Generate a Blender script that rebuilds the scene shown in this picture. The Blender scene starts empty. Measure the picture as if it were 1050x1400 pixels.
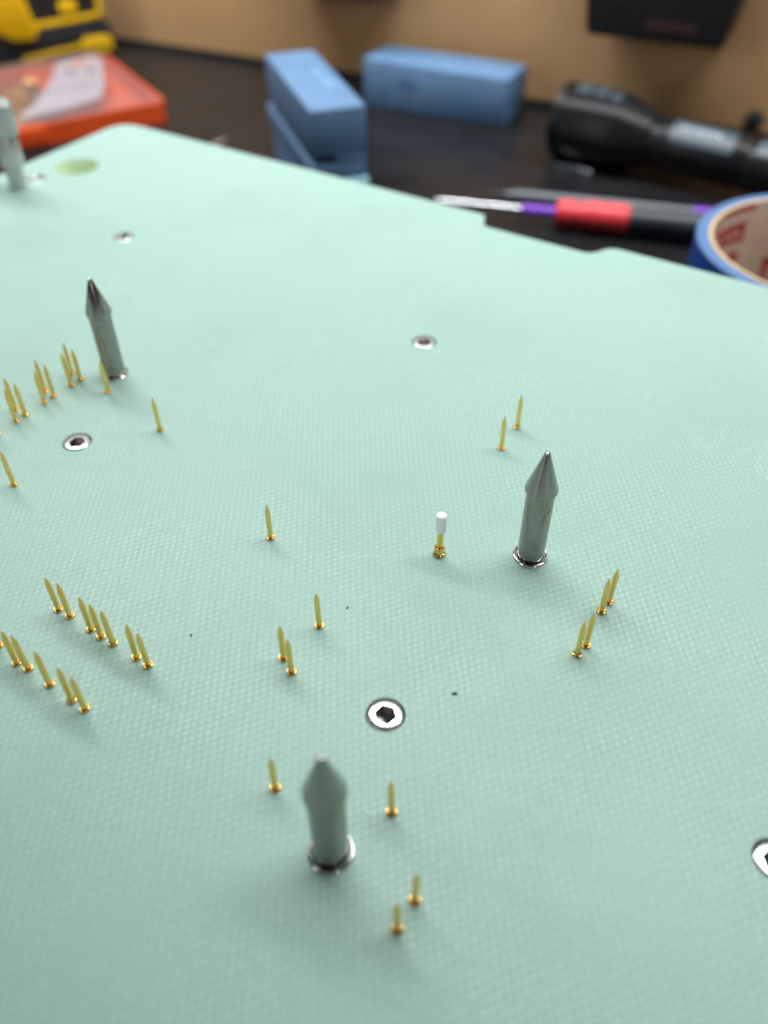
import bpy, bmesh, math, random
from mathutils import Vector, Matrix

U = 0.001                      # everything below is written in millimetres
SC = bpy.context.scene
COL = SC.collection
random.seed(7)

# ------------------------------------------------------------------ camera
cam_d = bpy.data.cameras.new('camera')
cam = bpy.data.objects.new('camera', cam_d)
COL.objects.link(cam)
PITCH, ROLL = math.radians(43.535), math.radians(-0.266)
fw = Vector((0, math.cos(PITCH), -math.sin(PITCH)))
r0 = Vector((1, 0, 0)); u0 = r0.cross(fw)
rr = math.cos(ROLL) * r0 + math.sin(ROLL) * u0
uu = -math.sin(ROLL) * r0 + math.cos(ROLL) * u0
m = Matrix((rr, uu, -fw)).transposed().to_4x4()
m.translation = Vector((0, 0, 0.1))
cam.matrix_world = m
cam_d.lens = 4.25                                   # a phone's main lens
cam_d.sensor_width = 4.25 * 1400 / 1129.0
cam_d.clip_start = 0.005
cam_d.clip_end = 20
cam_d.dof.use_dof = True
cam_d.dof.focus_distance = 0.134
cam_d.dof.aperture_fstop = 1.55
SC.camera = cam

# ------------------------------------------------------------------ world and lamps
w = bpy.data.worlds.new('World'); SC.world = w; w.use_nodes = True
bg = w.node_tree.nodes['Background']
bg.inputs[0].default_value = (0.92, 0.97, 1.0, 1)
bg.inputs[1].default_value = 0.07

def area(name, loc, rot, sx, sy, power, color):
    l = bpy.data.lights.new(name, 'AREA'); l.shape = 'RECTANGLE'
    l.size = sx; l.size_y = sy; l.energy = power; l.color = color
    o = bpy.data.objects.new(name, l); COL.objects.link(o)
    o.location = loc; o.rotation_euler = rot
    return o
area('bench_lamp', (-0.03, 0.405, 0.50), (math.radians(31), 0, math.radians(-26.5)), 0.95, 0.19, 10.1, (0.95, 0.985, 1.0))
area('cone_streak_light', (-1.7, -1.1, 0.55), (math.radians(78), 0, math.radians(-57)), 0.6, 0.7, 7.0, (0.95, 0.98, 1.0))  # added light, source unseen: streaks the pin cones and fills the front
area('right_streak_light', (0.9, -1.9, 0.6), (math.radians(80), 0, math.radians(25)), 0.35, 0.8, 4.0, (1.0, 0.97, 0.92))  # second added light behind the camera, for streaks on the cones

SC.view_settings.view_transform = 'Standard'
SC.view_settings.look = 'None'
SC.view_settings.exposure = 0.0
SC.view_settings.gamma = 1.0
SC.view_settings.use_curve_mapping = False
SC.render.engine = 'CYCLES'
SC.cycles.use_denoising = True
SC.cycles.max_bounces = 8
SC.cycles.caustics_reflective = True
SC.cycles.sample_clamp_indirect = 6

# ------------------------------------------------------------------ materials
def new_mat(name):
    mt = bpy.data.materials.new(name); mt.use_nodes = True
    nt = mt.node_tree
    return mt, nt, nt.nodes['Principled BSDF']

def node(nt, kind, **kw):
    n = nt.nodes.new(kind)
    for k, v in kw.items(): setattr(n, k, v)
    return n

def mat(name, col, rough=0.5, metal=0.0, spec=0.5, var=0.12, nscale=300.0, bump=0.0, bscale=2000.0, rvar=0.1, coat=0.0, aniso=0.0):
    mt, nt, p = new_mat(name)
    tc = node(nt, 'ShaderNodeTexCoord')
    nz = node(nt, 'ShaderNodeTexNoise'); nz.inputs['Scale'].default_value = nscale; nz.inputs['Detail'].default_value = 4
    nt.links.new(tc.outputs['Object'], nz.inputs['Vector'])
    rp = node(nt, 'ShaderNodeValToRGB')
    rp.color_ramp.elements[0].position = 0.3; rp.color_ramp.elements[1].position = 0.7
    rp.color_ramp.elements[0].color = tuple(c * (1 - var) for c in col) + (1,)
    rp.color_ramp.elements[1].color = tuple(min(1, c * (1 + var)) for c in col) + (1,)
    nt.links.new(nz.outputs['Fac'], rp.inputs['Fac'])
    nt.links.new(rp.outputs['Color'], p.inputs['Base Color'])
    mr = node(nt, 'ShaderNodeMapRange')
    mr.inputs['To Min'].default_value = max(0.02, rough * (1 - rvar)); mr.inputs['To Max'].default_value = min(1, rough * (1 + rvar))
    nt.links.new(nz.outputs['Fac'], mr.inputs['Value']); nt.links.new(mr.outputs[0], p.inputs['Roughness'])
    p.inputs['Metallic'].default_value = metal
    p.inputs['Specular IOR Level'].default_value = spec
    p.inputs['Coat Weight'].default_value = coat
    if aniso:
        p.inputs['Anisotropic'].default_value = aniso
        tg = node(nt, 'ShaderNodeTangent', direction_type='RADIAL', axis='Z')
        nt.links.new(tg.outputs[0], p.inputs['Tangent'])
    if bump:
        n2 = node(nt, 'ShaderNodeTexNoise'); n2.inputs['Scale'].default_value = bscale; n2.inputs['Detail'].default_value = 3
        nt.links.new(tc.outputs['Object'], n2.inputs['Vector'])
        b = node(nt, 'ShaderNodeBump'); b.inputs['Strength'].default_value = 0.6; b.inputs['Distance'].default_value = bump * U
        nt.links.new(n2.outputs['Fac'], b.inputs['Height']); nt.links.new(b.outputs[0], p.inputs['Normal'])
    return mt

BOARD_ANG = -33.2
def board_material():
    mt, nt, p = new_mat('woven_glass_laminate')
    L = nt.links.new
    tc = node(nt, 'ShaderNodeTexCoord')
    mp = node(nt, 'ShaderNodeMapping'); mp.inputs['Rotation'].default_value = (0, 0, math.radians(-BOARD_ANG))
    L(tc.outputs['Object'], mp.inputs['Vector'])
    # the yarns wander a little
    wn = node(nt, 'ShaderNodeTexNoise'); wn.inputs['Scale'].default_value = 120; wn.inputs['Detail'].default_value = 2
    L(mp.outputs[0], wn.inputs['Vector'])
    ws = node(nt, 'ShaderNodeVectorMath', operation='SCALE'); ws.inputs['Scale'].default_value = 0.00055
    L(wn.outputs['Color'], ws.inputs[0])
    wa = node(nt, 'ShaderNodeVectorMath', operation='ADD'); L(mp.outputs[0], wa.inputs[0]); L(ws.outputs[0], wa.inputs[1])
    sp = node(nt, 'ShaderNodeSeparateXYZ'); L(wa.outputs[0], sp.inputs[0])
    def sine(sock, pitch):
        a = node(nt, 'ShaderNodeMath', operation='MULTIPLY'); a.inputs[1].default_value = math.pi / (pitch * U); L(sock, a.inputs[0])
        s = node(nt, 'ShaderNodeMath', operation='SINE'); L(a.outputs[0], s.inputs[0]); return s
    sx = sine(sp.outputs['X'], 0.62); sy = sine(sp.outputs['Y'], 0.88)
    pr = node(nt, 'ShaderNodeMath', operation='MULTIPLY'); L(sx.outputs[0], pr.inputs[0]); L(sy.outputs[0], pr.inputs[1])
    # every crossing of two yarns is a little different
    def cell(sock, pitch):
        a = node(nt, 'ShaderNodeMath', operation='MULTIPLY'); a.inputs[1].default_value = 1.0 / (pitch * U); L(sock, a.inputs[0])
        f = node(nt, 'ShaderNodeMath', operation='FLOOR'); L(a.outputs[0], f.inputs[0]); return f
    cx = cell(sp.outputs['X'], 0.62); cy = cell(sp.outputs['Y'], 0.88)
    cc = node(nt, 'ShaderNodeCombineXYZ'); L(cx.outputs[0], cc.inputs[0]); L(cy.outputs[0], cc.inputs[1])
    wh = node(nt, 'ShaderNodeTexWhiteNoise', noise_dimensions='2D'); L(cc.outputs[0], wh.inputs['Vector'])
    wr = node(nt, 'ShaderNodeMapRange'); wr.inputs['To Min'].default_value = 0.25; wr.inputs['To Max'].default_value = 1.35; L(wh.outputs['Value'], wr.inputs['Value'])
    pr0 = pr
    pr = node(nt, 'ShaderNodeMath', operation='MULTIPLY'); L(pr0.outputs[0], pr.inputs[0]); L(wr.outputs[0], pr.inputs[1])
    # strength of the visible weave changes from patch to patch
    n1 = node(nt, 'ShaderNodeTexNoise'); n1.inputs['Scale'].default_value = 38; n1.inputs['Detail'].default_value = 3
    L(tc.outputs['Object'], n1.inputs['Vector'])
    amp = node(nt, 'ShaderNodeMapRange'); amp.inputs['From Min'].default_value = 0.35; amp.inputs['From Max'].default_value = 0.68
    amp.inputs['To Min'].default_value = 0.35; amp.inputs['To Max'].default_value = 1.0
    L(n1.outputs['Fac'], amp.inputs['Value'])
    n3 = node(nt, 'ShaderNodeTexNoise'); n3.inputs['Scale'].default_value = 1400; n3.inputs['Detail'].default_value = 2
    L(tc.outputs['Object'], n3.inputs['Vector'])
    am2 = node(nt, 'ShaderNodeMath', operation='MULTIPLY'); L(amp.outputs[0], am2.inputs[0]); L(pr.outputs[0], am2.inputs[1])
    fac = node(nt, 'ShaderNodeMapRange'); fac.inputs['From Min'].default_value = -1.0; fac.inputs['From Max'].default_value = 1.0
    L(am2.outputs[0], fac.inputs['Value'])
    ad = node(nt, 'ShaderNodeMath', operation='MULTIPLY_ADD'); L(n3.outputs['Fac'], ad.inputs[0]); ad.inputs[1].default_value = 0.35; L(fac.outputs[0], ad.inputs[2])
    sb = node(nt, 'ShaderNodeMath', operation='SUBTRACT'); L(ad.outputs[0], sb.inputs[0]); sb.inputs[1].default_value = 0.175
    cr = node(nt, 'ShaderNodeValToRGB')
    e = cr.color_ramp.elements
    e[0].position = 0.08; e[0].color = (0.262, 0.434, 0.368, 1)
    e[1].position = 0.98; e[1].color = (0.412, 0.590, 0.516, 1)
    em = e.new(0.55); em.color = (0.320, 0.494, 0.420, 1)
    L(sb.outputs[0], cr.inputs['Fac'])
    # handling marks and resin tint, broad and faint
    n4 = node(nt, 'ShaderNodeTexNoise'); n4.inputs['Scale'].default_value = 17; n4.inputs['Detail'].default_value = 5; n4.inputs['Roughness'].default_value = 0.6
    L(tc.outputs['Object'], n4.inputs['Vector'])
    st = node(nt, 'ShaderNodeMapRange'); st.inputs['From Min'].default_value = 0.49; st.inputs['From Max'].default_value = 0.74
    st.inputs['To Max'].default_value = 0.62
    L(n4.outputs['Fac'], st.inputs['Value'])
    mx = node(nt, 'ShaderNodeMix', data_type='RGBA'); L(st.outputs[0], mx.inputs['Factor'])
    L(cr.outputs['Color'], mx.inputs['A']); mx.inputs['B'].default_value = (0.255, 0.405, 0.325, 1)
    # fine pale scuffs from boards being slid on and off
    mp2 = node(nt, 'ShaderNodeMapping'); mp2.inputs['Rotation'].default_value = (0, 0, math.radians(24)); mp2.inputs['Scale'].default_value = (25, 900, 1)
    L(tc.outputs['Object'], mp2.inputs['Vector'])
    n5 = node(nt, 'ShaderNodeTexNoise'); n5.inputs['Scale'].default_value = 1.0; n5.inputs['Detail'].default_value = 3
    L(mp2.outputs[0], n5.inputs['Vector'])
    sc5 = node(nt, 'ShaderNodeMapRange'); sc5.inputs['From Min'].default_value = 0.66; sc5.inputs['From Max'].default_value = 0.78; sc5.inputs['To Max'].default_value = 0.45
    L(n5.outputs['Fac'], sc5.inputs['Value'])
    mx2 = node(nt, 'ShaderNodeMix', data_type='RGBA'); L(sc5.outputs[0], mx2.inputs['Factor'])
    L(mx.outputs['Result'], mx2.inputs['A']); mx2.inputs['B'].default_value = (0.46, 0.62, 0.56, 1)
    L(mx2.outputs['Result'], p.inputs['Base Color'])
    rg = node(nt, 'ShaderNodeMapRange'); rg.inputs['To Min'].default_value = 0.36; rg.inputs['To Max'].default_value = 0.58
    L(n4.outputs['Fac'], rg.inputs['Value']); L(rg.outputs[0], p.inputs['Roughness'])
    p.inputs['Specular IOR Level'].default_value = 0.5
    p.inputs['Sheen Weight'].default_value = 0.30; p.inputs['Sheen Roughness'].default_value = 0.4; p.inputs['Sheen Tint'].default_value = (1.0, 0.98, 0.97, 1)   # white sheen put in to pale the far plate at grazing view
    bm_ = node(nt, 'ShaderNodeBump'); bm_.inputs['Strength'].default_value = 1.0; bm_.inputs['Distance'].default_value = 0.030 * U
    L(sb.outputs[0], bm_.inputs['Height']); L(bm_.outputs[0], p.inputs['Normal'])
    return mt

M = {}
M['board'] = board_material()
M['board_cut'] = mat('cut_laminate_edge', (0.66, 0.78, 0.57), 0.6, var=0.1, nscale=900)
M['base'] = mat('dark_fixture_base', (0.03, 0.03, 0.03), 0.5)
M['desk'] = mat('black_bench_top', (0.011, 0.011, 0.012), 0.30, spec=0.22, var=0.25, nscale=60, bump=0.02, bscale=900)
M['wall'] = mat('tan_board_wall', (0.47, 0.28, 0.13), 0.75, var=0.10, nscale=14, bump=0.03, bscale=500, spec=0.25)
M['grey_panel'] = mat('grey_reflection_panel', (0.36, 0.36, 0.36), 0.8, var=0.05, nscale=10)
M['gold'] = mat('gold_plated_plunger', (0.98, 0.67, 0.21), 0.26, metal=1.0, var=0.02, nscale=900, rvar=0.02)
M['brass'] = mat('brass_receptacle', (0.90, 0.58, 0.17), 0.14, metal=1.0, var=0.08, nscale=900)
M['dark'] = mat('dark_recess', (0.02, 0.015, 0.01), 0.7)
M['steel'] = mat('turned_steel', (0.345, 0.315, 0.29), 0.17, metal=1.0, var=0.06, nscale=500, aniso=0.4, bump=0.004, bscale=1600)
M['flange'] = mat('polished_steel_collar', (0.72, 0.68, 0.64), 0.12, metal=1.0, var=0.06)
M['screw'] = mat('bright_screw', (0.58, 0.58, 0.59), 0.22, metal=1.0, var=0.08, nscale=900, bump=0.006, bscale=1500)
M['socket'] = mat('dull_shaded_socket', (0.45, 0.41, 0.38), 0.3, metal=1.0, var=0.25, nscale=900)  # duller metal than the head, with the recess shade put into its colour
M['alu'] = mat('satin_aluminium', (0.50, 0.50, 0.48), 0.30, metal=0.6, var=0.06)
M['cap'] = mat('white_plastic_cap', (0.93, 0.93, 0.91), 0.4, var=0.02)
M['cap'].node_tree.nodes['Principled BSDF'].inputs['Subsurface Weight'].default_value = 0.9
M['cap'].node_tree.nodes['Principled BSDF'].inputs['Subsurface Scale'].default_value = 0.0010
M['cap'].node_tree.nodes['Principled BSDF'].inputs['Subsurface Radius'].default_value = (1, 1, 1)
M['blue'] = mat('matte_blue_block', (0.10, 0.195, 0.335), 0.6, var=0.07, nscale=90, bump=0.02)
M['blue_pale'] = mat('pale_blue_mark', (0.17, 0.30, 0.46), 0.6)
M['blue_dark'] = mat('dark_blue_mark', (0.075, 0.14, 0.29), 0.6)
M['cyan'] = mat('pale_cyan_box', (0.36, 0.68, 0.75), 0.5)
M['orange'] = mat('orange_plastic', (0.76, 0.085, 0.012), 0.4, var=0.08, nscale=60)
M['yellow'] = mat('yellow_plastic', (0.80, 0.46, 0.0), 0.45, var=0.08, nscale=60)
M['black'] = mat('black_plastic', (0.018, 0.02, 0.022), 0.45, var=0.2, nscale=80)
M['black2'] = mat('black_bin_plastic', (0.012, 0.012, 0.013), 0.5, var=0.2, nscale=80)
M['navy'] = mat('navy_plastic', (0.012, 0.018, 0.05), 0.5)
M['anod'] = mat('black_anodised', (0.009, 0.009, 0.010), 0.33, var=0.2, nscale=120, spec=0.2)
M['greylabel'] = mat('grey_label', (0.05, 0.072, 0.09), 0.4, var=0.1, nscale=150)
M['white'] = mat('white_print', (0.30, 0.34, 0.37), 0.5)
M['chrome'] = mat('bright_shaft', (0.75, 0.75, 0.77), 0.18, metal=1.0)
M['purple'] = mat('purple_plastic', (0.20, 0.045, 0.52), 0.4)
M['red'] = mat('red_plastic', (0.66, 0.035, 0.045), 0.42, var=0.1, nscale=150)
M['redprint'] = mat('red_print', (0.50, 0.05, 0.04), 0.7, var=0.25, nscale=700)
M['darkred'] = mat('dark_red_print', (0.022, 0.004, 0.004), 0.6)
M['tape_side'] = mat('blue_tape_edge', (0.085, 0.17, 0.355), 0.6, var=0.08, nscale=300)
M['tape_face'] = mat('blue_tape_face', (0.005, 0.06, 0.30), 0.45, var=0.1)
M['card'] = mat('cardboard_core', (0.74, 0.58, 0.47), 0.8, var=0.08, nscale=200)
M['card_edge'] = mat('cardboard_edge', (0.55, 0.40, 0.22), 0.85, var=0.12, nscale=400)
M['liner'] = mat('brown_liner', (0.10, 0.055, 0.03), 0.7, var=0.4, nscale=150)
M['paper'] = mat('pale_paper', (0.52, 0.51, 0.58), 0.7, var=0.08, nscale=120)
M['pinkprint'] = mat('pink_print', (0.62, 0.22, 0.18), 0.7)
M['greyprint'] = mat('grey_print', (0.20, 0.20, 0.24), 0.7)
M['pen_grey'] = mat('dark_grey_barrel', (0.10, 0.115, 0.125), 0.3, var=0.1)
M['pen_clear'] = mat('smoky_clear_barrel', (0.13, 0.145, 0.155), 0.16, var=0.2, nscale=200, coat=0.5)
M['speck_dark'] = mat('dark_crumb', (0.035, 0.05, 0.05), 0.7)
M['speck_white'] = mat('white_crumb', (0.75, 0.8, 0.78), 0.7)

def lid_material():
    mt = bpy.data.materials.new('clear_lid_plastic'); mt.use_nodes = True
    nt = mt.node_tree; nt.nodes.clear()
    out = node(nt, 'ShaderNodeOutputMaterial'); mx = node(nt, 'ShaderNodeMixShader')
    tr = node(nt, 'ShaderNodeBsdfTransparent'); tr.inputs[0].default_value = (0.93, 0.90, 0.90, 1)
    gl = node(nt, 'ShaderNodeBsdfPrincipled'); gl.inputs['Base Color'].default_value = (0.34, 0.27, 0.255, 1); gl.inputs['Roughness'].default_value = 0.2
    tc = node(nt, 'ShaderNodeTexCoord'); nz = node(nt, 'ShaderNodeTexNoise'); nz.inputs['Scale'].default_value = 40
    nt.links.new(tc.outputs['Object'], nz.inputs['Vector'])
    mr = node(nt, 'ShaderNodeMapRange'); mr.inputs['To Min'].default_value = 0.22; mr.inputs['To Max'].default_value = 0.42
    nt.links.new(nz.outputs['Fac'], mr.inputs['Value'])
    nt.links.new(mr.outputs[0], mx.inputs[0]); nt.links.new(tr.outputs[0], mx.inputs[1]); nt.links.new(gl.outputs[0], mx.inputs[2])
    nt.links.new(mx.outputs[0], out.inputs['Surface'])
    return mt
M['lid'] = lid_material()

# ------------------------------------------------------------------ mesh helpers (millimetres in, metres out)
class MB:
    def __init__(s): s.v = []; s.f = []
    def add(s, vs, fs):
        o = len(s.v); s.v += [tuple(a) for a in vs]; s.f += [tuple(i + o for i in f) for f in fs]; return s
    def xf(s, mtx, start=0):
        for i in range(start, len(s.v)): s.v[i] = tuple(mtx @ Vector(s.v[i]))
        return s
    def lathe(s, prof, segs=32, cap0=True, cap1=True, rf=None):
        n = len(prof); vs = []; fs = []
        for k, (r, z) in enumerate(prof):
            for i in range(segs):
                a = 2 * math.pi * i / segs
                q = rf(k, a, r) if rf else r
                vs.append((q * math.cos(a), q * math.sin(a), z))
        for k in range(n - 1):
            for i in range(segs):
                j = (i + 1) % segs
                fs.append((k * segs + i, k * segs + j, (k + 1) * segs + j, (k + 1) * segs + i))
        if cap0: fs.append(tuple(range(segs - 1, -1, -1)))
        if cap1: fs.append(tuple((n - 1) * segs + i for i in range(segs)))
        return s.add(vs, fs)
    def prism(s, poly, z0, z1):
        n = len(poly)
        vs = [(x, y, z0) for x, y in poly] + [(x, y, z1) for x, y in poly]
        fs = [tuple(range(n - 1, -1, -1)), tuple(range(n, 2 * n))] + [(i, (i + 1) % n, n + (i + 1) % n, n + i) for i in range(n)]
        return s.add(vs, fs)
    def box(s, a, b):
        return s.prism([(a[0], a[1]), (b[0], a[1]), (b[0], b[1]), (a[0], b[1])], a[2], b[2])
    def mesh(s, name, bevel=0.0, bsegs=2, smooth=35):
        me = bpy.data.meshes.new(name)
        me.from_pydata([(x * U, y * U, z * U) for x, y, z in s.v], [], s.f)
        bm = bmesh.new(); bm.from_mesh(me)
        bmesh.ops.recalc_face_normals(bm, faces=bm.faces)
        if bevel:
            ed = [e for e in bm.edges if len(e.link_faces) == 2 and e.calc_face_angle(0) > math.radians(40)]
            bmesh.ops.bevel(bm, geom=ed, offset=bevel * U, segments=bsegs, profile=0.5, affect='EDGES')
        bm.to_mesh(me); bm.free()
        if smooth:
            me.polygons.foreach_set('use_smooth', [True] * len(me.polygons))
            me.set_sharp_from_angle(angle=math.radians(smooth))
        me.update()
        return me

def obj(name, me, material, parent=None):
    o = bpy.data.objects.new(name, me); COL.objects.link(o)
    if material and not me.materials: me.materials.append(M[material])
    if parent: o.parent = parent
    return o

def tag(o, label, cat, group=None):
    o['label'] = label; o['category'] = cat
    if group: o['group'] = group
    return o

def thing(name, label, cat, loc=(0, 0, 0), rz=0.0, group=None):
    o = bpy.data.objects.new(name, None); COL.objects.link(o)
    o.empty_display_size = 0.005
    o.location = tuple(c * U for c in loc); o.rotation_euler = (0, 0, math.radians(rz))
    return tag(o, label, cat, group)

def structure(o):
    o['kind'] = 'structure'; return o

def frame(origin, ang):        # local x along ang, y behind it, z up
    return Matrix.Translation(Vector(origin)) @ Matrix.Rotation(math.radians(ang), 4, 'Z')

# ------------------------------------------------------------------ bench top and wall
ZD = -58.0
WALL_ANG = -26.47
wp = Vector((-19.28, 560.69))
wd = Vector((math.cos(math.radians(WALL_ANG)), math.sin(math.radians(WALL_ANG))))
wn_ = Vector((-wd.y, wd.x))
b = MB().box((-900, -900, -30), (900, 0, 0)).xf(frame((wp.x, wp.y, ZD), WALL_ANG))
structure(obj('bench_top', b.mesh('bench_top', smooth=0), 'desk'))
b = MB().box((-900, 0.5, -30), (900, 18, 165)).xf(frame((wp.x, wp.y, ZD), WALL_ANG))
structure(obj('back_wall', b.mesh('back_wall', smooth=0), 'wall'))

b = MB().box((-900, 6, 165.02), (900, 18, 430)).xf(frame((wp.x, wp.y, ZD), WALL_ANG))  # added unseen panel: grey reflection for the screws, less warm bounce
obj('reflection_panel', b.mesh('reflection_panel', smooth=0), 'grey_panel', bpy.data.objects['back_wall'])
b = MB().box((-900, -2.0, 0.02), (900, 0.4, 3.2)).xf(frame((wp.x, wp.y, ZD), WALL_ANG))
obj('base_strip', b.mesh('base_strip', smooth=0), 'black2', bpy.data.objects['back_wall'])

# ------------------------------------------------------------------ the green plate
def isect(p, a, q, c):
    d1 = Vector((math.cos(math.radians(a)), math.sin(math.radians(a)))); d2 = Vector((math.cos(math.radians(c)), math.sin(math.radians(c))))
    t = ((q[0] - p[0]) * d2.y - (q[1] - p[1]) * d2.x) / (d1.x * d2.y - d1.y * d2.x)
    return Vector((p[0] + d1.x * t, p[1] + d1.y * t))
EA, LA = -32.9, 60.0
P0 = isect((-105.5, 280.0), LA, (-16.4, 256.4), EA)
ed = Vector((math.cos(math.radians(EA)), math.sin(math.radians(EA)))); en = Vector((-ed.y, ed.x))
ld = Vector((math.cos(math.radians(LA)), math.sin(math.radians(LA))))
def uv(p): d = Vector(p) - P0; return d.dot(ed), d.dot(en)
ua, _ = uv((28.6, 226.5)); ub, dep1 = uv((51.8, 202.1))
NOTCH = -6.6
outline = [(P0, 9.0),
           (P0 + ed * ua, 1.2), (P0 + ed * (ua + 3.0) + en * NOTCH, 1.0),
           (P0 + ed * (ub + 1.5) + en * NOTCH, 2.6), (P0 + ed * (ub + 5.0), 2.6),
           (P0 + ed * 400, 9.0), (P0 + ed * 400 - ld * 380, 9.0), (P0 - ld * 380, 9.0)]
def fillet(pts, n=8):
    res = []
    for i, (p, r) in enumerate(pts):
        a = (pts[i - 1][0] - p); c = (pts[(i + 1) % len(pts)][0] - p)
        r = min(r, a.length * 0.48, c.length * 0.48)
        a = a.normalized(); c = c.normalized()
        for k in range(n + 1):
            t = k / n
            q = (1 - t) ** 2 * (p + a * r) + 2 * t * (1 - t) * p + t * t * (p + c * r)
            res.append((q.x, q.y))
    return res
loops = [fillet(outline)]
SCREWS = [((0.07, 64.15), 'bright hex socket screw beside the nearest guide pin, ring gleaming white', 14, 0.0),
          ((-59.4, 125.4), 'hex socket screw left of centre, just below the far left guide pin', 35, -0.05),
          ((-70.6, 214.5), 'small blurred hex socket screw standing alone behind the far left guide pin', 8, -0.05),
          ((-106.3, 255.1), 'blurred hex socket screw beside the large round hole near the back corner', 20, -0.1),
          ((9.2, 160.7), 'hex socket screw alone in the upper middle of the green plate', 31, -0.05),
          ((47.5, 43.5), 'white gleaming hex socket screw cut off by the right picture edge', 5, -0.35)]
for (c, _, _, _) in SCREWS:
    loops.append([(c[0] + 2.82 * math.cos(-2 * math.pi * k / 48), c[1] + 2.82 * math.sin(-2 * math.pi * k / 48)) for k in range(48)])
loops.append([(-96.3 + 6.7 * math.cos(-2 * math.pi * k / 48), 263.8 + 6.7 * math.sin(-2 * math.pi * k / 48)) for k in range(48)])
cu = bpy.data.curves.new('plate_outline', 'CURVE'); cu.dimensions = '2D'; cu.fill_mode = 'BOTH'
cu.extrude = 2.9 * U; cu.bevel_depth = 0.1 * U; cu.bevel_resolution = 1; cu.offset = -0.1 * U
for lp in loops:
    s = cu.splines.new('POLY'); s.points.add(len(lp) - 1); s.use_cyclic_u = True
    for pt, (x, y) in zip(s.points, lp): pt.co = (x * U, y * U, 0, 1)
tmp = bpy.data.objects.new('plate_tmp', cu); COL.objects.link(tmp)
dg = bpy.context.evaluated_depsgraph_get()
pm = bpy.data.meshes.new_from_object(tmp.evaluated_get(dg))
bpy.data.objects.remove(tmp); bpy.data.curves.remove(cu)
pm.transform(Matrix.Translation((0, 0, -3.0 * U)))
pm.materials.clear(); pm.materials.append(M['board']); pm.materials.append(M['board_cut'])
for pl in pm.polygons:
    pl.use_smooth = False
    pl.material_index = 0 if abs(pl.normal.z) > 0.9 else 1
plate = thing('fixture_plate', 'large pale green woven laminate plate holding gold pins and steel guide pins', 'plate')
obj('top_plate', pm, None, plate)
ul = [P0 + ed * 6 - ld * 6, P0 + ed * 394 - ld * 6, P0 + ed * 394 - ld * 374, P0 + ed * 6 - ld * 374]
ul = [(q.x, q.y) for q in ul]
inner = [(P0 + ed * a - ld * c_) for a, c_ in ((12, 16), (388, 16), (388, 370), (12, 370))]
obj('backing_plate', MB().prism([(q.x, q.y) for q in inner], -9.0, -6.02).mesh('backing_plate', smooth=0), 'board_cut', plate)
inner = [(P0 + ed * a - ld * c_) for a, c_ in ((25, 35), (375, 35), (375, 350), (25, 350))]
obj('fixture_base', MB().prism([(q.x, q.y) for q in inner], ZD, -9.02).mesh('fixture_base', smooth=0), 'base', plate)

# ------------------------------------------------------------------ socket screws
def hexr(a, AF=1.30):
    t = ((a + math.pi / 6) % (math.pi / 3)) - math.pi / 6
    return AF / math.cos(t)
head_m = MB().lathe([(2.7, -5.9), (2.7, -0.72), (2.67, -0.52), (2.58, -0.34), (2.46, -0.16), (2.32, -0.06), (2.18, -0.02), (1.85, 0.0), (1.4, 0.008), (1.3, -0.08)],
                    48, True, False, rf=lambda k, a, r: hexr(a) * (1.07 if k == 8 else 1.0) if k >= 8 else r).mesh('screw_head', smooth=28)
socket_m = MB().lathe([(1.3, -0.10), (1.3, -1.75), (0.02, -2.3)], 48, False, False, rf=lambda k, a, r: hexr(a) if k < 2 else r).mesh('hex_socket', smooth=28)
for c, lab, rot, dz in SCREWS:
    t = thing('socket_screw', lab, 'screw', (c[0], c[1], dz), rot, 'hex socket screws sunk in the green plate')
    obj('screw_head', head_m, 'screw', t); obj('hex_socket', socket_m, 'socket', t)

# ------------------------------------------------------------------ steel guide pins
H = 22.2
shank_m = MB().lathe([(2.25, -5.5), (2.25, 14.3), (2.2, 14.6)], 48).mesh('shank')
cone_m = MB().lathe([(2.3, 14.32), (2.55, 14.6), (2.60, 14.8), (2.58, 15.2), (0.50, H - 0.45), (0.42, H - 0.2), (0.28, H - 0.05), (0.1, H)], 48).mesh('cone', smooth=28)
flange_m = MB().lathe([(2.42, -0.2), (2.42, 0.02), (2.46, 0.25), (2.6, 0.42), (2.78, 0.44), (2.9, 0.33), (2.95, 0.1), (2.95, -0.2), (2.42, -0.2)], 48, False, False).mesh('collar', smooth=60)
def guide_pin(c, lab, rz, tx, ty):
    t = thing('guide_pin', lab, 'guide pin', (c[0], c[1], 0), rz, 'steel guide pins')
    t.rotation_euler = (math.radians(tx), math.radians(ty), math.radians(rz))
    obj('shank', shank_m, 'steel', t); obj('cone', cone_m, 'steel', t); obj('collar', flange_m, 'flange', t)
    return t
guide_pin((-57.3, 148.5), 'pointed steel guide pin far left, beside the cluster of gold pins', 20, 0, 0)
gb = guide_pin((24.3, 94.6), 'pointed steel guide pin right of the white capped pin, sharpest of the three', 75, 0, 0)
guide_pin((-6.7, 44.8), 'nearest guide pin, blurred pointed steel, in front of the bright screw', 130, 0, 0)
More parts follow.
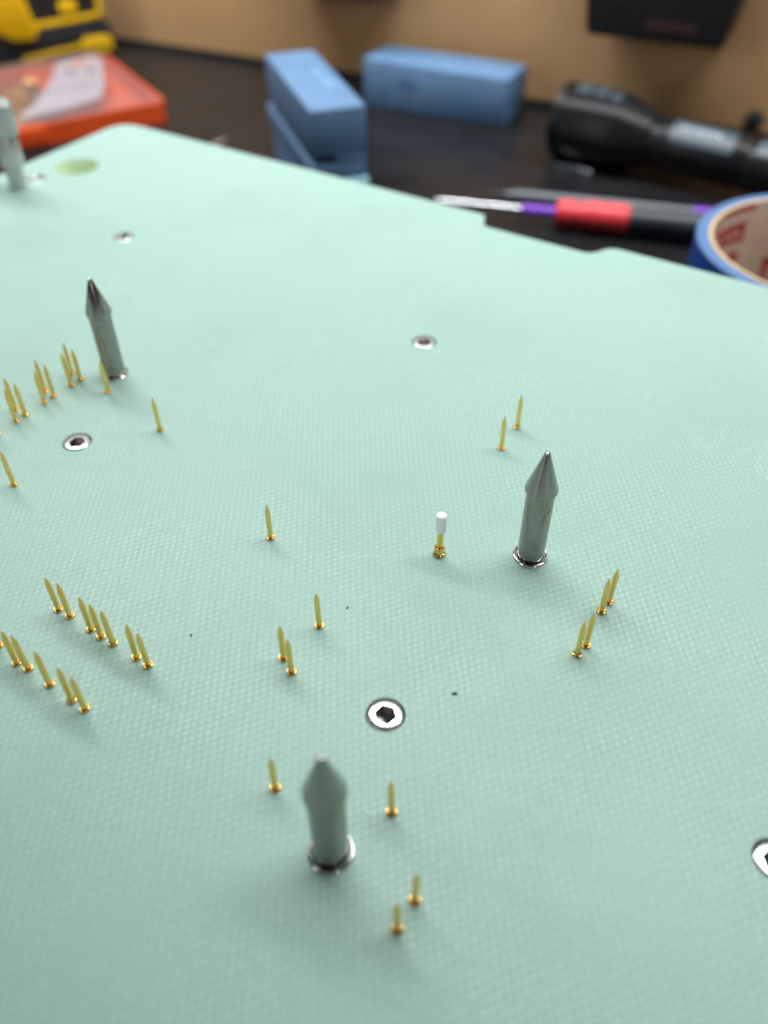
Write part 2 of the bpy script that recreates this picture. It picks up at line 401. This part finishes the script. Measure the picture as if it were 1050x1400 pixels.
# the short dark scratch on that pin's shank
sc_ = MB()
for (a0, a1, z0, z1, wdt) in ((-62, -48, 11.1, 12.3, 0.16), (-70, -66, 10.6, 10.9, 0.14), (-95, -93, 9.2, 9.35, 0.12)):
    n = 4; vs = []
    for k in range(n + 1):
        a = math.radians(a0 + (a1 - a0) * k / n - 75); z = z0 + (z1 - z0) * k / n
        for d in (-wdt, wdt): vs.append((2.262 * math.cos(a), 2.262 * math.sin(a), z + d * (1 - abs(2 * k / n - 1) * 0.7)))
    sc_.add(vs, [(2 * k, 2 * k + 2, 2 * k + 3, 2 * k + 1) for k in range(n)])
obj('scratch', sc_.mesh('scratch', smooth=0), 'dark', gb)['label'] = 'short dark scratch on the shank'

# ------------------------------------------------------------------ gold spring probes
PH = 7.7
plunger_m = MB().lathe([(0.45, -1.0), (0.45, PH - 1.8), (0.44, PH - 1.65), (0.10, PH - 0.08), (0.03, PH)], 20).mesh('plunger', smooth=25)
recept_m = MB().lathe([(0.62, -0.3), (0.64, -0.05), (0.72, 0.05), (0.75, 0.16), (0.72, 0.28), (0.63, 0.33), (0.54, 0.28), (0.50, 0.12), (0.50, -0.3)], 24, False, True).mesh('receptacle', smooth=60)
sleeve_m = MB().lathe([(0.60, -0.2), (0.60, 0.5), (0.57, 0.62), (0.50, 0.66), (0.47, 0.58), (0.46, 0.3)], 24, False, True).mesh('sleeve', smooth=50)
G1 = 'gold pins in three bunches at far left'; G2 = 'gold pins in the upper diagonal row at left'; G3 = 'gold pins in the lower diagonal row at left'; G0 = 'gold spring pins standing singly or in pairs'
PROBES = [
 (-74.5, 135.9, 'rear gold pin of the leftmost bunch of three at far left', G1),
 (-73.2, 132.0, 'front gold pin of the leftmost bunch of three at far left', G1),
 (-72.0, 134.1, 'right hand gold pin of the leftmost bunch of three at far left', G1),
 (-69.4, 138.2, 'front gold pin of the middle bunch of three at far left', G1),
 (-70.4, 142.2, 'rear gold pin of the middle bunch of three at far left', G1),
 (-68.1, 140.4, 'right hand gold pin of the middle bunch of three at far left', G1),
 (-65.6, 144.4, 'front gold pin of the bunch of three nearest the far left guide pin', G1),
 (-66.5, 148.6, 'rear gold pin of the bunch of three nearest the far left guide pin', G1),
 (-64.2, 146.4, 'right hand gold pin of the bunch of three nearest the far left guide pin', G1),
 (-57.2, 141.8, 'gold pin standing right in front of the far left guide pin', G0),
 (-43.9, 128.9, 'lone gold pin to the right of the left hand hex screw', G0),
 (-67.5, 112.9, 'lone gold pin at the left edge below the left hand hex screw', G0),
 (-51.0, 83.4, 'first gold pin from the left in the upper diagonal row', G2),
 (-48.9, 82.1, 'second gold pin from the left in the upper diagonal row', G2),
 (-44.9, 79.4, 'third gold pin from the left in the upper diagonal row', G2),
 (-43.0, 78.0, 'fourth gold pin from the left, centre of the upper diagonal row', G2),
 (-40.9, 76.7, 'fifth gold pin from the left in the upper diagonal row', G2),
 (-36.8, 74.1, 'last but one gold pin at the right end of the upper diagonal row', G2),
 (-34.8, 72.7, 'rightmost gold pin of the upper diagonal row', G2),
 (-54.3, 73.2, 'gold pin at left edge, left one of the leftmost pair in the lower row', G3),
 (-52.3, 72.2, 'right one of the leftmost pair of gold pins in the lower row', G3),
 (-48.3, 69.4, 'single middle gold pin of the lower diagonal row', G3),
 (-44.4, 66.7, 'last but one gold pin at the near end of the lower diagonal row', G3),
 (-42.2, 65.3, 'rightmost and nearest gold pin of the lower diagonal row', G3),
 (-19.3, 99.0, 'lone gold pin left of the white capped pin, centre of the plate', G0),
 (-10.0, 79.9, 'lone gold pin above the bright screw, right of an overlapping pair', G0),
 (-15.0, 73.9, 'rear gold pin of the overlapping pair above left of the bright screw', G0),
 (-13.6, 71.4, 'front gold pin of the overlapping pair above left of the bright screw', G0),
 (22.5, 122.8, 'front gold pin of the pair behind the right hand guide pin', G0),
 (26.3, 129.2, 'rear gold pin of the pair behind the right hand guide pin', G0),
 (35.3, 84.4, 'rearmost of the four gold pins right of the right hand guide pin', G0),
 (33.8, 82.5, 'second from the back of four gold pins right of the guide pin', G0),
 (30.2, 76.0, 'third from the back of four gold pins right of the guide pin', G0),
 (28.6, 74.3, 'frontmost of the four gold pins right of the right hand guide pin', G0),
 (-14.3, 53.2, 'blurred gold pin immediately left of the nearest guide pin', G0),
 (0.8, 49.8, 'blurred gold pin immediately right of the nearest guide pin', G0),
 (3.4, 38.9, 'rear gold pin of the very blurred pair nearest the camera', G0),
 (1.3, 35.7, 'front gold pin of the very blurred pair nearest the camera', G0),
 (-75.7, 128.1, 'gold collar cut by the left edge, above left of the left hand screw', G0),
 (-58.1, 76.4, 'gold collar cut by the left edge, just left of the lower row', G3),
]
for k, (x, y, lab, grp) in enumerate(PROBES):
    t = thing('spring_probe', lab, 'probe pin', (x, y, 0), random.uniform(0, 360), grp)
    t.rotation_euler = (math.radians(random.uniform(-0.7, 0.7)), math.radians(random.uniform(-0.7, 0.7)), t.rotation_euler.z)
    pl = obj('plunger', plunger_m, 'gold', t)
    pl.location.z = random.uniform(-0.15, 0.2) * U
    obj('receptacle', recept_m, 'brass', t)
    if k in (16, 22, 10, 33, 29): obj('sleeve', sleeve_m, 'brass', t)

# the probe with the white cap
t = thing('capped_probe', 'gold pin with a white plastic cap left of the right hand guide pin', 'probe pin', (9.2, 95.1, 0), 15)
obj('plunger', MB().lathe([(0.56, -1), (0.56, 5.6)], 20).mesh('stem'), 'gold', t)
obj('cap', MB().lathe([(0.62, 5.15), (0.80, 5.4), (0.88, 6.0), (0.90, 8.6), (0.86, 8.85), (0.74, 8.98), (0.4, 9.0)], 32).mesh('cap', smooth=50), 'cap', t)
def crimp(k, a, r): return r * (1 + (0.09 * math.cos(4 * a + 0.6) if 4 <= k <= 6 else 0))
obj('receptacle', MB().lathe([(1.0, -0.3), (1.05, 0.05), (1.1, 0.2), (1.05, 0.36), (0.86, 0.46), (0.84, 0.75), (0.84, 1.15), (0.80, 1.35), (0.84, 1.5), (0.82, 1.75), (0.72, 1.86), (0.62, 1.78), (0.60, 1.3)], 40, False, True, rf=crimp).mesh('receptacle', smooth=50), 'brass', t)

# ------------------------------------------------------------------ stepped post with knurled head at the left edge
t = thing('knurled_post', 'stepped grey metal post with knurled head at the left picture edge', 'post', (-109.6, 248.4, 0))
obj('shaft', MB().lathe([(2.6, -5), (2.6, 6.9)], 40).mesh('shaft'), 'alu', t)
obj('collar', MB().lathe([(2.7, 6.7), (3.5, 6.8), (3.75, 7.1), (3.75, 14.4), (3.5, 14.9)], 40).mesh('collar'), 'alu', t)
def knurl(k, a, r): return r * (1 + (0.022 * (1 if int(round(a / (2 * math.pi) * 96)) % 2 else -1) if 1 <= k <= 4 else 0))
obj('knurled_head', MB().lathe([(3.3, 14.7), (4.5, 15.3), (4.5, 18), (4.5, 21), (4.5, 23.3), (4.0, 24.0), (3.6, 24.1)], 96, rf=knurl).mesh('knurled_head', smooth=20), 'alu', t)

# ------------------------------------------------------------------ crumbs on the plate
def crumb(x, y, sx, sy, sz, rz, material, lab):
    mb = MB(); bm = bmesh.new(); bmesh.ops.create_icosphere(bm, subdivisions=2, radius=1.0)
    for v in bm.verts: v.co *= random.uniform(0.7, 1.15)
    mb.add([v.co.copy() for v in bm.verts], [[v.index for v in f.verts] for f in bm.faces]); bm.free()
    mb.xf(Matrix.Rotation(math.radians(rz), 4, 'Z') @ Matrix.Diagonal((sx, sy, sz, 1)))
    o = obj('crumb', mb.mesh('crumb', smooth=0), material); o.location = (x * U, y * U, sz * 0.7 * U)
    tag(o, lab, 'crumb')
crumb(-5.8, 83.5, 0.13, 0.28, 0.08, -20, 'speck_dark', 'tiny dark crumb beside the lone gold pin above the bright screw')
crumb(10.0, 67.5, 0.42, 0.24, 0.12, 5, 'speck_dark', 'tiny dark crumb on the plate right of the bright screw')
crumb(-29.4, 78.2, 0.16, 0.24, 0.1, 10, 'speck_dark', 'tiny dark crumb right of the upper diagonal row of gold pins')
crumb(-2.3, 49.7, 0.22, 0.2, 0.1, 0, 'speck_white', 'tiny white crumb between the nearest guide pin and a gold pin')

# ------------------------------------------------------------------ blue blocks
F = frame((-10.74, 508.19, ZD), -28.3)
t = thing('blue_block', 'long matte blue block lying along the wall, right of the stacked one', 'block', (-10.74, 508.19, ZD), -28.3)
obj('body', MB().box((0, 0, 0), (86.5, 30.0, 24.6)).mesh('body', bevel=0.9), 'blue', t)
def ellipse(cx, cy, rx, ry, n=20): return [(cx + rx * math.cos(2 * math.pi * k / n), cy + ry * math.sin(2 * math.pi * k / n)) for k in range(n)]
XZ = Matrix(((1, 0, 0, 0), (0, 0, 1, 0), (0, 1, 0, 0), (0, 0, 0, 1)))       # drawing plane -> front face
obj('printed_mark', MB().prism(ellipse(28, 14.5, 6, 3.0), -0.15, 0.05).xf(XZ).mesh('printed_mark'), 'blue_dark', t)
YZ = Matrix(((0, 0, 1, 86.4), (1, 0, 0, 0), (0, 1, 0, 0), (0, 0, 0, 1)))
obj('end_dimple', MB().prism(ellipse(9, 12.5, 2.6, 2.8), 0, 0.2).xf(YZ).mesh('end_dimple'), 'blue_dark', t)

AX, AY, AANG = -27.4, 329.9, 18.0       # front left corner of the stack
t = thing('blue_block', 'upper matte blue block resting on top of the stack near the wall', 'block', (AX, AY, -22.5), AANG)
obj('body', MB().box((0, 0, 0), (22.3, 80.0, 17.6)).mesh('body', bevel=0.6), 'blue', t)
mk = MB(); yy = 22.0
for k in range(11):
    L_ = random.uniform(1.6, 3.4); mk.box((14.0 + random.uniform(-.5, .5), yy, 17.55), (16.6 + random.uniform(-.6, .6), yy + L_, 17.66)); yy += L_ + random.uniform(0.5, 1.0)
obj('faint_lettering', mk.mesh('faint_lettering', smooth=0), 'blue_pale', t)['label'] = 'faint pale lettering along the top'
t = thing('blue_block', 'lower matte blue block carrying the upper one in the stack', 'block', (AX, AY, -32.0), AANG)
obj('slab', MB().box((-0.9, 0, 0), (22.3, 82, 6.2)).mesh('slab', bevel=0.5), 'blue', t)
obj('foot', MB().box((1.0, 0.1, ZD + 32.0), (11.5, 81.9, -0.02)).mesh('foot', bevel=0.3), 'blue', t)
obj('step', MB().box((9.8, 0.05, 6.0), (22.25, 81.5, 9.45)).mesh('step', bevel=0.2), 'blue', t)
t = thing('cyan_box', 'pale cyan box mostly hidden under the blue stack behind the plate', 'box', (AX, AY, ZD), AANG)
obj('carton', MB().box((12, -2.0, 0), (22.6, 60, 25.95)).mesh('carton', bevel=0.4), 'cyan', t)

# ------------------------------------------------------------------ flashlight
FA = -34.5
t = thing('flashlight', 'black metal flashlight lying on the bench in front of the wall', 'flashlight', (92.5, 427.0, ZD + 17.2), FA)
t.rotation_euler = (0, math.radians(1.5), math.radians(FA))
RX = Matrix.Rotation(math.radians(90), 4, 'Y')
def along(mb): return mb.xf(RX)                 # lathe axis z -> local x
def scal(k, a, r): return r + (0.5 if 2 <= k <= 5 and int(a / (2 * math.pi) * 12) % 2 else 0)
obj('head', along(MB().lathe([(15.5, -2), (16.6, -1), (16.6, 2), (16.9, 3), (16.9, 24), (16.4, 27), (12.4, 40), (11.6, 42)], 48, rf=scal)).mesh('head'), 'anod', t)
bz = obj('bezel', along(MB().lathe([(16.7, -4.5), (17.15, -4.2), (17.15, -0.5), (16.7, -0.2), (14.4, -0.2), (14.4, -4.5), (16.7, -4.5)], 48, False, False, rf=lambda k, a, r: r)).mesh('bezel'), 'anod', t)
obj('lens', along(MB().lathe([(14.4, -2.6), (14.4, -2.2)], 32).xf(Matrix.Identity(4))).mesh('lens'), 'pen_clear', t)
obj('neck', along(MB().lathe([(11.6, 41.5), (10.4, 43), (10.4, 47), (11.4, 48.5), (11.4, 50)], 40).xf(Matrix.Identity(4))).mesh('neck'), 'anod', t)
obj('barrel', along(MB().lathe([(11.0, 49.5), (11.4, 51), (11.4, 86), (10.7, 87), (10.7, 89), (11.4, 90), (11.4, 135), (11.0, 137)], 40)).mesh('barrel'), 'anod', t)
obj('tail_cap', along(MB().lathe([(12.7, 136.5), (13.4, 138), (13.4, 156), (12.4, 158)], 40)).mesh('tail_cap'), 'anod', t)
def patch(r, x0, x1, a0, a1, n=10):           # a band of the cylinder round local x, a = degrees from the top, towards the front
    mb = MB(); vs = []
    for k in range(n + 1):
        a = math.radians(a0 + (a1 - a0) * k / n)
        for x in (x0, x1):
            for q in (r, r + 0.12): vs.append((x, -q * math.sin(a), q * math.cos(a)))
    fs = []
    for k in range(n):
        o = 4 * k
        fs += [(o + 1, o + 3, o + 7, o + 5), (o, o + 4, o + 6, o + 2), (o, o + 1, o + 5, o + 4), (o + 2, o + 6, o + 7, o + 3)]
    fs += [(0, 2, 3, 1), (4 * n, 4 * n + 1, 4 * n + 3, 4 * n + 2)]
    return mb.add(vs, fs)
lb = obj('label_panel', patch(11.42, 52, 81, 2, 62).mesh('label_panel'), 'greylabel', t)
mk = MB()
x = 56.0
for k in range(7):
    L_ = random.uniform(1.4, 2.6); pp = patch(11.56, x, x + L_, 20, 20 + random.uniform(9, 15), 3); mk.add(pp.v, pp.f); x += L_ + 0.7
obj('lettering', mk.mesh('lettering'), 'white', lb)
obj('label_panel', patch(11.42, 91, 128, 4, 48).mesh('label_panel'), 'greylabel', t)
for (x0, x1, a0, a1) in ((3, 10.5, -14, 2), (3, 10.5, 6, 22), (12, 18.5, -14, 2), (12, 18.5, 6, 22), (20, 25, -12, 0), (20, 25, 5, 22)):
    obj('grip_flat', patch(17.45 if x1 < 24 else 17.0, x0, x1, a0, a1, 4).mesh('grip_flat'), 'greylabel', t)

# ------------------------------------------------------------------ nuts by the wall
def nut(x, y, r, h, lab, tilt):
    mb = MB().lathe([(r * .55, 0), (r, 0.1), (r, h), (r * .55, h), (r * .55, 0)], 6, False, False)
    o = obj('small_nut', mb.mesh('small_nut', smooth=0), 'chrome'); o.location = (x * U, y * U, (ZD + 0.02) * U); o.rotation_euler = (0, 0, tilt)
    tag(o, lab, 'nut', 'small bright nuts by the wall')
nut(81.5, 478.5, 2.2, 1.8, 'small bright nut right against the end of the long blue block', 0.3)
nut(89.5, 470.5, 2.4, 1.8, 'small bright nut between the long blue block and the flashlight head', 0.9)
o = obj('metal_clip', MB().prism([(0, 0), (14, -3), (20, -6.5), (20.5, -4.6), (14, -0.6), (0.4, 2.4)], 0, 1.6).mesh('metal_clip', bevel=0.3), 'chrome')
o.location = (83.5 * U, 414.5 * U, (ZD + 0.02) * U); o.rotation_euler = (0, 0, math.radians(-14))
tag(o, 'thin bright curved metal clip lying under the flashlight head', 'clip')

# ------------------------------------------------------------------ pen and screwdriver
def rod(parts, origin, target, name, lab, cat):
    a = Vector(origin); d = Vector(target) - a
    t = thing(name, lab, cat, origin)
    t.rotation_euler = (0, math.asin(-d.normalized().z), math.atan2(d.y, d.x))
    for nm, prof, mt, segs in parts:
        obj(nm, along(MB().lathe(prof, segs)).mesh(nm), mt, t)
    return t
rod([('point', [(0.3, 0), (0.9, 4), (1.3, 9)], 'black', 20),
     ('grip', [(1.3, 8.9), (2.4, 13), (2.9, 20), (2.9, 45)], 'pen_grey', 24),
     ('barrel', [(2.7, 45), (2.7, 92)], 'pen_clear', 6),
     ('end_plug', [(2.95, 91.5), (2.95, 99), (2.4, 100)], 'purple', 24)],
    (47.5, 376.5, ZD + 2.6), (139.0, 351.2, ZD + 3.1), 'pen', 'dark grey pen with a smoky barrel lying behind the red collared screwdriver', 'pen')
rod([('tip', [(0.9, 0), (1.4, 4)], 'chrome', 16),
     ('shaft', [(1.4, 3.8), (1.45, 38)], 'chrome', 24),
     ('ferrule', [(2.1, 37.5), (2.3, 38), (2.4, 53)], 'purple', 24),
     ('collar', [(4.6, 52.6), (5.7, 54), (5.9, 59), (5.3, 61), (5.3, 63), (6.2, 65.5), (6.2, 82), (5.7, 83)], 'red', 12),
     ('handle', [(5.4, 82.8), (5.8, 84), (5.8, 100), (6.3, 125), (5.6, 130), (3, 132)], 'black', 12)],
    (24.0, 360.5, ZD + 5.8), (134.0, 330.0, ZD + 6.6), 'screwdriver', 'small screwdriver with bright shaft, purple ferrule, red collar and black handle', 'screwdriver')
o = obj('metal_strip', MB().prism([(0, 0), (26, -0.8), (28, 0.4), (26, 1.4), (0, 2.6)], 0, 0.9).mesh('metal_strip', bevel=0.2), 'alu')
o.location = (-94.0 * U, 428.0 * U, (ZD + 0.02) * U); o.rotation_euler = (0, 0, math.radians(66))
tag(o, 'thin pale metal strip tip showing behind the plate, left of the blue stack', 'strip')

# ------------------------------------------------------------------ roll of blue tape
TC, TZ = (139.5, 241.0), -17.0
t = thing('tape_roll', 'roll of blue masking tape on a printed cardboard core at the right edge', 'tape roll', (TC[0], TC[1], ZD))
hh = TZ - ZD
tp = obj('tape', MB().lathe([(37.3, 0), (41.0, 0), (41.0, hh - 0.3), (40.7, hh), (37.3, hh), (37.3, 0)], 96, False, False).mesh('tape'), None, t)
tp.data.materials.append(M['tape_face']); tp.data.materials.append(M['tape_side'])
for pl in tp.data.polygons: pl.material_index = 1 if abs(pl.normal.z) > 0.5 else 0
cr = obj('core', MB().lathe([(36.0, 0), (37.25, 0), (37.25, hh + 0.2), (36.0, hh + 0.2), (36.0, 0)], 96, False, False).mesh('core'), None, t)
cr.data.materials.append(M['card']); cr.data.materials.append(M['card_edge'])
for pl in cr.data.polygons: pl.material_index = 1 if abs(pl.normal.z) > 0.5 else 0
def inner_patch(strokes):                         # (angle0, z0, angle1, z1) boxes on the inside of the core
    mb = MB()
    for a0, z0, a1, z1 in strokes:
        n = max(2, int(abs(a1 - a0) / 3)); vs = []
        for k in range(n + 1):
            a = math.radians(a0 + (a1 - a0) * k / n)
            for z in (z0, z1): vs.append((35.92 * math.cos(a), 35.92 * math.sin(a), z))
        mb.add(vs, [(2 * k, 2 * k + 2, 2 * k + 3, 2 * k + 1) for k in range(n)])
    return mb
PRINT = [(110, 38.6, 137, 40.4), (137, 36.8, 142, 38.4),
         (113, 27.4, 117, 34.6), (128, 27.4, 133, 34.6), (117, 32.0, 142, 34.6), (117, 27.4, 138, 29.6), (120, 30.2, 125, 31.6),
         (113, 21.6, 123, 23.8), (113, 19.2, 118, 21.6), (84, 10, 87, 20), (87, 17, 95, 20), (91, 10, 94, 17), (62, 28, 78, 34), (66, 30, 74, 32)]
obj('red_printing', inner_patch(PRINT).mesh('red_printing', smooth=0), 'redprint', cr)['label'] = 'red block printing inside the core'

# ------------------------------------------------------------------ orange case with clear lid
CA = 31.0
t = thing('parts_case', 'flat orange plastic parts case with a clear lid, back left on the bench', 'case', (-118.0, 481.5, ZD), CA)
CWID, CDEP = 150.0, 104.0
def rrect(x0, y0, x1, y1, r, n=5):
    pts = []
    for cx, cy, a in ((x1 - r, y0 + r, -90), (x1 - r, y1 - r, 0), (x0 + r, y1 - r, 90), (x0 + r, y0 + r, 180)):
        for k in range(n + 1):
            q = math.radians(a + 90 * k / n); pts.append((cx + r * math.cos(q), cy + r * math.sin(q)))
    return pts
def ring_wall(out_, in_, z0, z1):
    n = len(out_)
    mb = MB(); vs = [(x, y, z) for z in (z0, z1) for x, y in out_] + [(x, y, z) for z in (z0, z1) for x, y in in_]
    fs = []
    for i in range(n):
        j = (i + 1) % n
        fs += [(i, j, n + j, n + i), (2 * n + j, 2 * n + i, 3 * n + i, 3 * n + j), (n + i, n + j, 3 * n + j, 3 * n + i), (j, i, 2 * n + i, 2 * n + j)]
    return mb.add(vs, fs)
oo = rrect(-CWID, 0, 0, CDEP, 5); ii = rrect(-CWID + 1.8, 1.8, -1.8, CDEP - 1.8, 4)
obj('tray_wall', ring_wall(oo, ii, 1.5, 10.5).mesh('tray_wall'), 'orange', t)
obj('tray_floor', MB().prism(oo, 0, 1.49).mesh('tray_floor'), 'orange', t)
for xx in (-100, -50):
    obj('divider', MB().box((xx, 2, 1.5), (xx + 1.5, CDEP - 2, 8.0)).mesh('divider', smooth=0), 'orange', t)
obj('latch', MB().box((-82, -2.6, 0.8), (-66, -0.02, 10)).mesh('latch', bevel=0.6), 'orange', t)
lo = rrect(-CWID + 0.8, 0.8, -0.8, CDEP - 0.8, 5); li = rrect(-CWID + 5, 10, -7, CDEP - 5, 6)
n = len(lo); vs = [(x, y, 10.55) for x, y in lo] + [(x, y, 14.8) for x, y in li]
lid = MB().add(vs, [(i, (i + 1) % n, n + (i + 1) % n, n + i) for i in range(n)] + [tuple(range(n, 2 * n))])
obj('clear_lid', lid.mesh('clear_lid', smooth=20), 'lid', t)
obj('paper_label', MB().prism([(-77, 6.5), (-54, 9), (-30, 17), (-21, 40), (-12, 72), (-8, 90), (-12, 97), (-22, 98), (-33, 94), (-50, 52), (-62, 28)], 12.6, 12.8).mesh('paper_label', smooth=0), 'paper', t)
obj('label_print', MB().prism(ellipse(-22, 87, 4.5, 7), 12.81, 12.9).mesh('label_print', smooth=0), 'pinkprint', t)
obj('label_print', MB().prism(ellipse(-31, 75, 3, 6), 12.81, 12.9).mesh('label_print', smooth=0), 'greyprint', t)
obj('label_print', MB().prism(ellipse(-20.5, 69, 2.6, 6), 12.81, 12.9).mesh('label_print', smooth=0), 'greyprint', t)
mk = MB()
for k in range(9): mk.box((-58 + k * 3.7, 40 + random.uniform(-1, 1), 12.81), (-55.6 + k * 3.7, 44, 12.9))
obj('label_print', mk.mesh('label_print', smooth=0), 'greyprint', t)
fit_m = MB().lathe([(2.0, 0), (2.0, 2), (3.4, 2.1), (3.4, 5), (2.4, 5.1), (2.4, 9), (1.6, 9)], 12).mesh('brass_fitting')
obj('compartment_liner', MB().box((-98.4, 2.2, 1.5), (-51.8, CDEP - 2.2, 2.2)).mesh('compartment_liner', smooth=0), 'liner', t)
for k in range(34):
    x = random.uniform(-98, -54); y = random.uniform(14, CDEP - 14)
    o = obj('brass_fitting', fit_m, 'brass')
    q = frame((-118.0, 481.5, ZD), CA) @ Vector((x, y, 5.0 + random.uniform(0, 1.5)))
    o.location = q * U; o.rotation_euler = (math.radians(90), 0, random.uniform(0, 6.28))
    tag(o, 'small brass fitting among many under the clear lid of the orange case', 'fitting', 'brass fittings inside the orange case')

# ------------------------------------------------------------------ yellow and black power tool foot
TO, TA = (-182.4, 609.2, ZD), 30.0
t = thing('power_tool', 'yellow and black cordless power tool standing on its battery, top left corner', 'power tool', TO, TA)
def panel(name, poly, y0, y1, mt, bevel=0.4, parent=None):     # polygon in (along, height above bench), from y0 (front) to y1
    return obj(name, MB().prism(poly, y0, y1).xf(XZ).mesh(name, bevel=bevel), mt, parent or t)
bat = panel('battery', rrect(-96, 0, 6, 20, 4), 0, 34, 'black', 0.8)
panel('battery_stripe', [(-54, 3.6), (-14, 6.6), (-14, 9.0), (-54, 6.0)], -0.8, 0.3, 'yellow', 0.2)
bd = panel('badge', rrect(-16, 2.5, 4.6, 12.4, 4.5), -1.2, 0.3, 'yellow', 0.4)
fc = bpy.data.curves.new('badge_text', 'FONT'); fc.body = 'DEWALT'; fc.size = 4.2 * U; fc.extrude = 0.08 * U; fc.align_x = 'CENTER'; fc.align_y = 'CENTER'
tmp = bpy.data.objects.new('tmp_text', fc); COL.objects.link(tmp)
dg = bpy.context.evaluated_depsgraph_get(); fm = bpy.data.meshes.new_from_object(tmp.evaluated_get(dg))
bpy.data.objects.remove(tmp)
fm.materials.clear(); fm.materials.append(M['black'])
lt = obj('lettering', fm, None, bd); lt.location = (-5.6 * U, -1.3 * U, 7.2 * U); lt.rotation_euler = (math.radians(90), 0, 0)
panel('housing', rrect(-96, 20.02, 2, 80, 5), 2, 34, 'black', 0.8)
panel('trim', [(-44, 20.3), (-2, 22.3), (2.3, 24.5), (2.3, 70), (-0.5, 70), (-0.5, 26.0), (-3, 24.9), (-44, 23.6)], -0.6, 2.2, 'yellow', 0.3)
panel('button', rrect(-24.5, 26.3, -13.2, 34.0, 3), -0.4, 2.3, 'yellow', 0.4)
panel('yellow_shell', [(-100, 27), (-66, 22), (-57, 16.5), (-44, 15.6), (-41, 20), (-44, 36), (-50, 60), (-60, 80), (-100, 80)], -5, 2.1, 'yellow', 1.5)

# ------------------------------------------------------------------ things on the wall
def wall_bin(name, lab, sx, z0, wb, wt, h, dep, mt, tilt=0):
    """tapered bin, sx along the wall from the wall point"""
    t = thing(name, lab, 'bin', (wp.x + wd.x * sx, wp.y + wd.y * sx, z0), WALL_ANG)
    vs = [(-wb / 2, 0.4, 0), (wb / 2, 0.4, 0), (wb / 2, -dep, 0), (-wb / 2, -dep, 0), (-wt / 2, 0.4, h), (wt / 2, 0.4, h), (wt / 2, -dep - 4, h), (-wt / 2, -dep - 4, h)]
    if tilt: vs = [(x, y, z + tilt * x) for x, y, z in vs]
    obj('bin_body', MB().add(vs, [(0, 1, 2, 3), (7, 6, 5, 4), (0, 4, 5, 1), (1, 5, 6, 2), (2, 6, 7, 3), (3, 7, 4, 0)]).mesh('bin_body', bevel=2.0, bsegs=3), mt, t)
    return t, dep
fl = Vector((100.1, 456.6)); fr = Vector((158.2, 427.6)); mid = (fl + fr) / 2
sx = (mid - wp).dot(wd); dd = -(mid - wp).dot(wn_)
tb, dep = wall_bin('wall_bin', 'black tapered plastic bin hanging on the wall, top right', sx, -10.0, (fr - fl).length, (fr - fl).length + 22, 75, dd, 'black2')
obj('red_label', MB().box((-4, -dd - 0.55, 5.5), (20, -dd - 0.3, 9.5)).mesh('red_label', smooth=0), 'darkred', tb)
mid = Vector((-34.0, 523.0)); sx = (mid - wp).dot(wd)
wall_bin('wall_bin', 'dark navy bin whose bottom edge just shows at the top edge', sx, -7.6 , 66, 74, 70, 38, 'navy', 0.03)
kp = Vector((194.9, 454.0)); sx = (kp - wp).dot(wd)
o = obj('wall_bolt', MB().lathe([(4.7, 0), (4.7, 1.2), (4.2, 2.4), (2.6, 3.4), (1.2, 3.6)], 24).xf(Matrix.Rotation(math.radians(90), 4, 'X')).mesh('wall_bolt'), 'black')
q = wp + wd * sx
o.location = (q.x * U, q.y * U, -49.2 * U); o.rotation_euler = (0, 0, math.radians(WALL_ANG))
tag(o, 'round black bolt head in the wall above the flashlight barrel', 'bolt')
